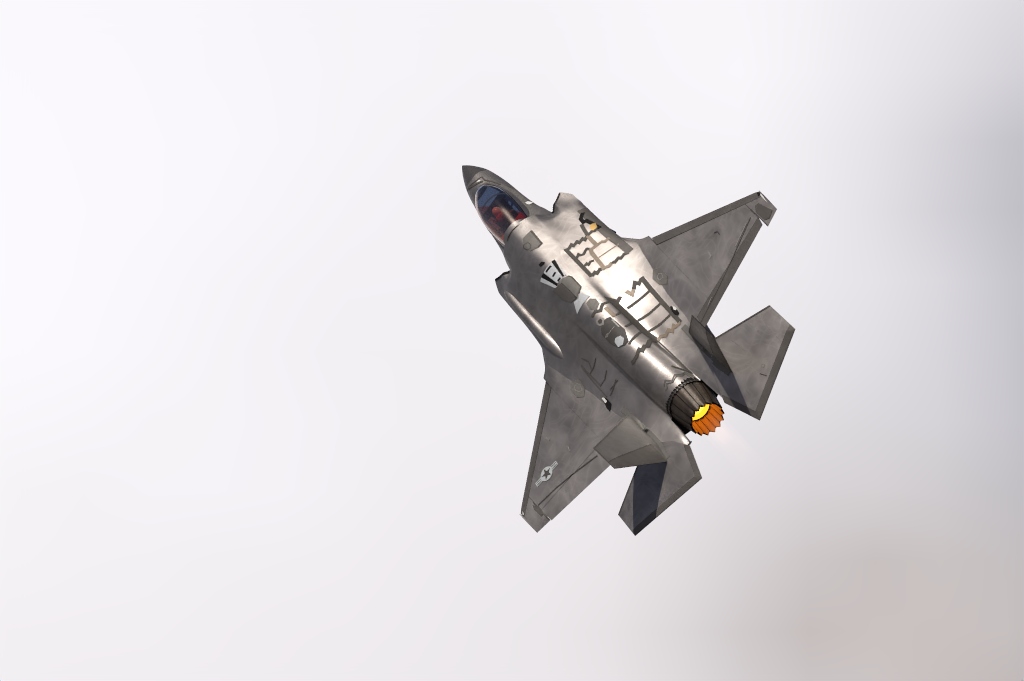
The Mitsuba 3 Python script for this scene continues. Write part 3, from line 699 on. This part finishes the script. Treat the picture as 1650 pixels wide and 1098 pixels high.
# sill round the canopy and the dark edge of the inlet lips
sill = CAN_OUT.buffer(.13).difference(CAN_OUT.buffer(.01)).intersection(sbox(1.5, -1, 4.46, 1))
put('canopy_sill', lay(sill, SKIN, XY, 1, .007), 'door_grey', 'grey band round the canopy')
for sg in (1, -1):
    put('lip_band', lay(LineString([(4.515, sg * .97), (4.075, sg * 1.425)]).buffer(.045, cap_style=2), SKIN, XY, 1, .02), 'black', 'black lip edge of an inlet')

for sg in (1, -1):
    put('fuselage__root_fairing', lay(LineString([(11.2, sg * 1.36), (12.2, sg * 1.33), (13.3, sg * 1.34), (13.8, sg * 1.40)]).buffer(.085, cap_style=2), SKIN, XY, 1, .012), 'door_grey', 'grey strip along the foot of a tail fin')

# star and bars on the left wing
IC, IA = np.array([10.32, -4.05]), math.radians(-9)


def ins(pts): return [(IC[0] + math.cos(IA) * x - math.sin(IA) * y, IC[1] + math.sin(IA) * x + math.cos(IA) * y) for x, y in pts]


IB = J + '__wing_001__insignia'
disc = [(.205 * math.cos(t), .205 * math.sin(t)) for t in np.linspace(0, 2 * math.pi, 40)[:-1]]
star = [((.19 if k % 2 == 0 else .075) * -math.cos(k * math.pi / 5), (.19 if k % 2 == 0 else .075) * math.sin(k * math.pi / 5)) for k in range(10)]
S_STAR = Polygon(ins(star))
add(IB + '_disc', lay(Polygon(ins(disc)).difference(S_STAR), SKIN, XY, 1, .012), 'insignia', 'pale round insignia disc with a dark star', smooth=True)
add(IB + '_star', lay(S_STAR, SKIN, XY, 1, .012), 'dark_grey', smooth=True)
for sg in (1, -1):
    st = [Polygon(ins([(t - .014, sg * .22), (t + .014, sg * .22), (t + .014, sg * .395), (t - .014, sg * .395)])) for t in (-.033, .033)]
    bar = Polygon(ins([(-.075, sg * .19), (.075, sg * .19), (.075, sg * .42), (-.075, sg * .42)])).difference(Polygon(ins(disc))).difference(unary_union(st))
    add(IB + '_bar', lay(bar, SKIN, XY, 1, .012), 'insignia', smooth=True)
    for q in st: add(IB + '_stripe', lay(q, SKIN, XY, 1, .012), 'dark_grey', smooth=True)

# edge treatment of the tails and wings
for (k, fr, q), side in zip(stabs, (1, -1)):
    P3 = fr[0] + q[:, :1] * fr[1] + q[:, 1:2] * fr[2]; P2 = P3[:, :2]
    pg = Polygon(P2)
    te = LineString([P2[2], P2[3]]).buffer(.23, cap_style=3); inn = LineString([P2[3], P2[4]]).buffer(.17, cap_style=3); le = LineString([P2[0], P2[1]]).buffer(.05, cap_style=3)
    shp = pg.buffer(-.012).intersection(unary_union([te, inn]))
    add(k + '__edge_band', lay(shp, SKIN, XY, 1, .014), 'edge', 'dark edge band', smooth=True)
    add(k + '__edge_band', lay(pg.buffer(-.006).intersection(le), SKIN, XY, 1, .014), 'edge', 'dark edge band', smooth=True)
for (k, fr, q, rud), side in zip(fins, (1, -1)):
    S = mi_scene((k,))
    pg = Polygon(q)
    le = LineString([q[0], q[1]]).buffer(.055, cap_style=3); tip = LineString([q[1], q[2]]).buffer(.05, cap_style=3); te = LineString([q[2], q[3]]).buffer(.05, cap_style=3)
    shp = pg.buffer(-.006).intersection(unary_union([le, tip, te]))
    rp = Polygon(rud); up = 1 if side > 0 else -1
    add(k + '__rudder', cat(lay(rp, S, fr, 1, .005, .15), lay(rp, S, fr, -1, .005, .15)), 'edge', 'slightly darker rudder', smooth=True)
    hl = LineString([rud[0], rud[1]]).buffer(.018, cap_style=2)
    add(k + '__hinge_line', cat(lay(hl, S, fr, 1, .008, .15), lay(hl, S, fr, -1, .008, .15)), 'dark_grey', smooth=True)
    a, b = lay(shp, S, fr, up, .006, .15), lay(shp, S, fr, -up, .006, .15)
    add(k + '__edge_band', cat(a, b), 'edge', 'dark edge band', smooth=True)

# ------------------------------------------------------------------ pilot
def blob(chain, lim=.03):
    out = []
    for (a, ra), (b, rb) in zip(chain[:-1], chain[1:]):
        s1 = m3.Manifold.sphere(ra, 20).translate(a); s2 = m3.Manifold.sphere(rb, 20).translate(b)
        out.append(m3.Manifold.batch_hull([s1, s2]))
    return out


limbs = []
limbs += blob([((3.28, 0, .02), .15), ((3.30, 0, .22), .15), ((3.27, 0, .40), .14)])
limbs += blob([((3.27, -.17, .43), .075), ((3.27, .17, .43), .075)]) + blob([((3.26, 0, .46), .08), ((3.20, 0, .60), .06)])
for sg in (-1, 1):
    limbs += blob([((3.27, sg * .20, .43), .065), ((3.12, sg * .30, .22), .05), ((2.86, sg * .33, .30), .038), ((2.80, sg * .33, .31), .036)])
    limbs += blob([((3.22, sg * .10, .02), .10), ((2.72, sg * .14, .12), .075), ((2.35, sg * .13, -.16), .055), ((2.26, sg * .13, -.17), .05)])
body_m = m3.Manifold.batch_boolean(limbs, m3.OpType.Add).refine_to_length(.03)
bm = body_m.to_mesh(); suit = trimesh.Trimesh(bm.vert_properties[:, :3], bm.tri_verts); trimesh.smoothing.filter_taubin(suit, iterations=8)
scene['person'] = mikit.ply(suit, 'flight_suit', smooth=40, to_world=TW)
labels['person'] = {'label': 'person in a dark flight suit and pale helmet seated under the jet canopy', 'category': 'person'}
hm = trimesh.creation.icosphere(subdivisions=3, radius=1.0); hv = hm.vertices * [.155, .125, .145]; hv[:, 0] += .02 * (hv[:, 2] < 0)
scene['person__helmet'] = mikit.ply(trimesh.Trimesh(hv + [3.16, 0, .73], hm.faces), 'helmet', smooth=40, to_world=TW)
vm = hm.copy(); vv = hm.vertices * [.158, .118, .10] + [3.145, 0, .735]; keep = (vv[hm.faces].mean(1)[:, 0] < 3.08)
scene['person__visor'] = mikit.ply(pick(trimesh.Trimesh(vv, hm.faces, process=False), keep), 'visor', smooth=40, to_world=TW)
scene['person__mask'] = mikit.ply(hull(np.vstack([trimesh.creation.icosphere(subdivisions=2, radius=.05).vertices + [3.05, 0, .66], trimesh.creation.icosphere(subdivisions=2, radius=.03).vertices + [3.0, 0, .62]])), 'dark_grey', smooth=40, to_world=TW)
for i, sg in enumerate((1, -1)):
    fg = [hull(np.vstack([trimesh.creation.icosphere(subdivisions=2, radius=.036).vertices * [1.2, 1, .6] + [2.76, sg * .33, .31]]))]
    for f_ in range(4):
        yy = sg * (.33 + (f_ - 1.5) * .019)
        fg.append(tube([(2.73, yy, .32), (2.695, yy, .325 - .004 * f_), (2.68, yy, .30), (2.70, yy, .285)], [.010, .0095, .009, .008]))
    fg.append(tube([(2.77, sg * .30, .32), (2.735, sg * .285, .325), (2.71, sg * .29, .315)], [.012, .011, .009]))
    scene['person__glove' + ('' if i == 0 else '_001')] = mikit.ply(cat(*fg), 'flight_suit', smooth=40, to_world=TW)
    add(J + '__cockpit__grip', tube([(2.70, sg * .33, .20), (2.70, sg * .33, .34)], [.02, .018]), 'black')
for sg in (-1, 1):
    a = [(3.13, sg * .09, .30), (3.16, sg * .10, .42), (3.27, sg * .10, .53), (3.42, sg * .10, .52)]
    scene['person__harness' + ('' if sg < 0 else '_001')] = mikit.ply(tube(a, .022), 'dark_grey', smooth=40, to_world=TW)

# ------------------------------------------------------------------ exhaust glow
scene['thin_air'] = {'type': 'null'}


def glow(amount):
    def fn(p, n, uv):
        x, y, z = body(p)
        f = smoothstep(17.0, 14.3, x) * smoothstep(13.7, 14.5, x) * (.35 + .65 * smoothstep(.3, .75, noise(x * 2.0, y * 3.0, z * 3.0)))
        return mi.Color3f(1.0, .50, .30) * (amount * f)
    return mikit.proc(fn)


PX = np.linspace(13.72, 17.0, 24); pt = np.linspace(0, 2 * math.pi, 41)
vs_, fs_, us_ = [], [], []
for c_, (r0, r1) in enumerate(((.36, .30), (.26, .20), (.16, .09))):
    P = np.stack([ring(x, (r0 + (r1 - r0) * (x - 13.62) / 3.4), pt) for x in PX], 0)
    idx = np.arange(24 * 41).reshape(24, 41) + c_ * 24 * 41
    qd = np.stack([idx[:-1, :-1], idx[1:, :-1], idx[1:, 1:], idx[:-1, 1:]], -1).reshape(-1, 4)
    fs_ += [qd[:, [0, 1, 2]], qd[:, [0, 2, 3]]]; vs_.append(P.reshape(-1, 3))
    us_.append(np.stack(np.meshgrid(np.linspace(0, .3, 24) + c_ / 3, np.linspace(0, 1, 41), indexing='ij'), -1).reshape(-1, 2))
scene['exhaust_plume'] = mikit.ply(trimesh.Trimesh(np.vstack(vs_), np.vstack(fs_), process=False), 'thin_air', smooth=True, uv=np.vstack(us_), to_world=TW, emitter={'type': 'area', 'sampling_weight': .002, 'radiance': glow(.019)})
labels['exhaust_plume'] = {'label': 'faint pinkish exhaust glow trailing behind the engine nozzle', 'category': 'exhaust', 'kind': 'stuff'}
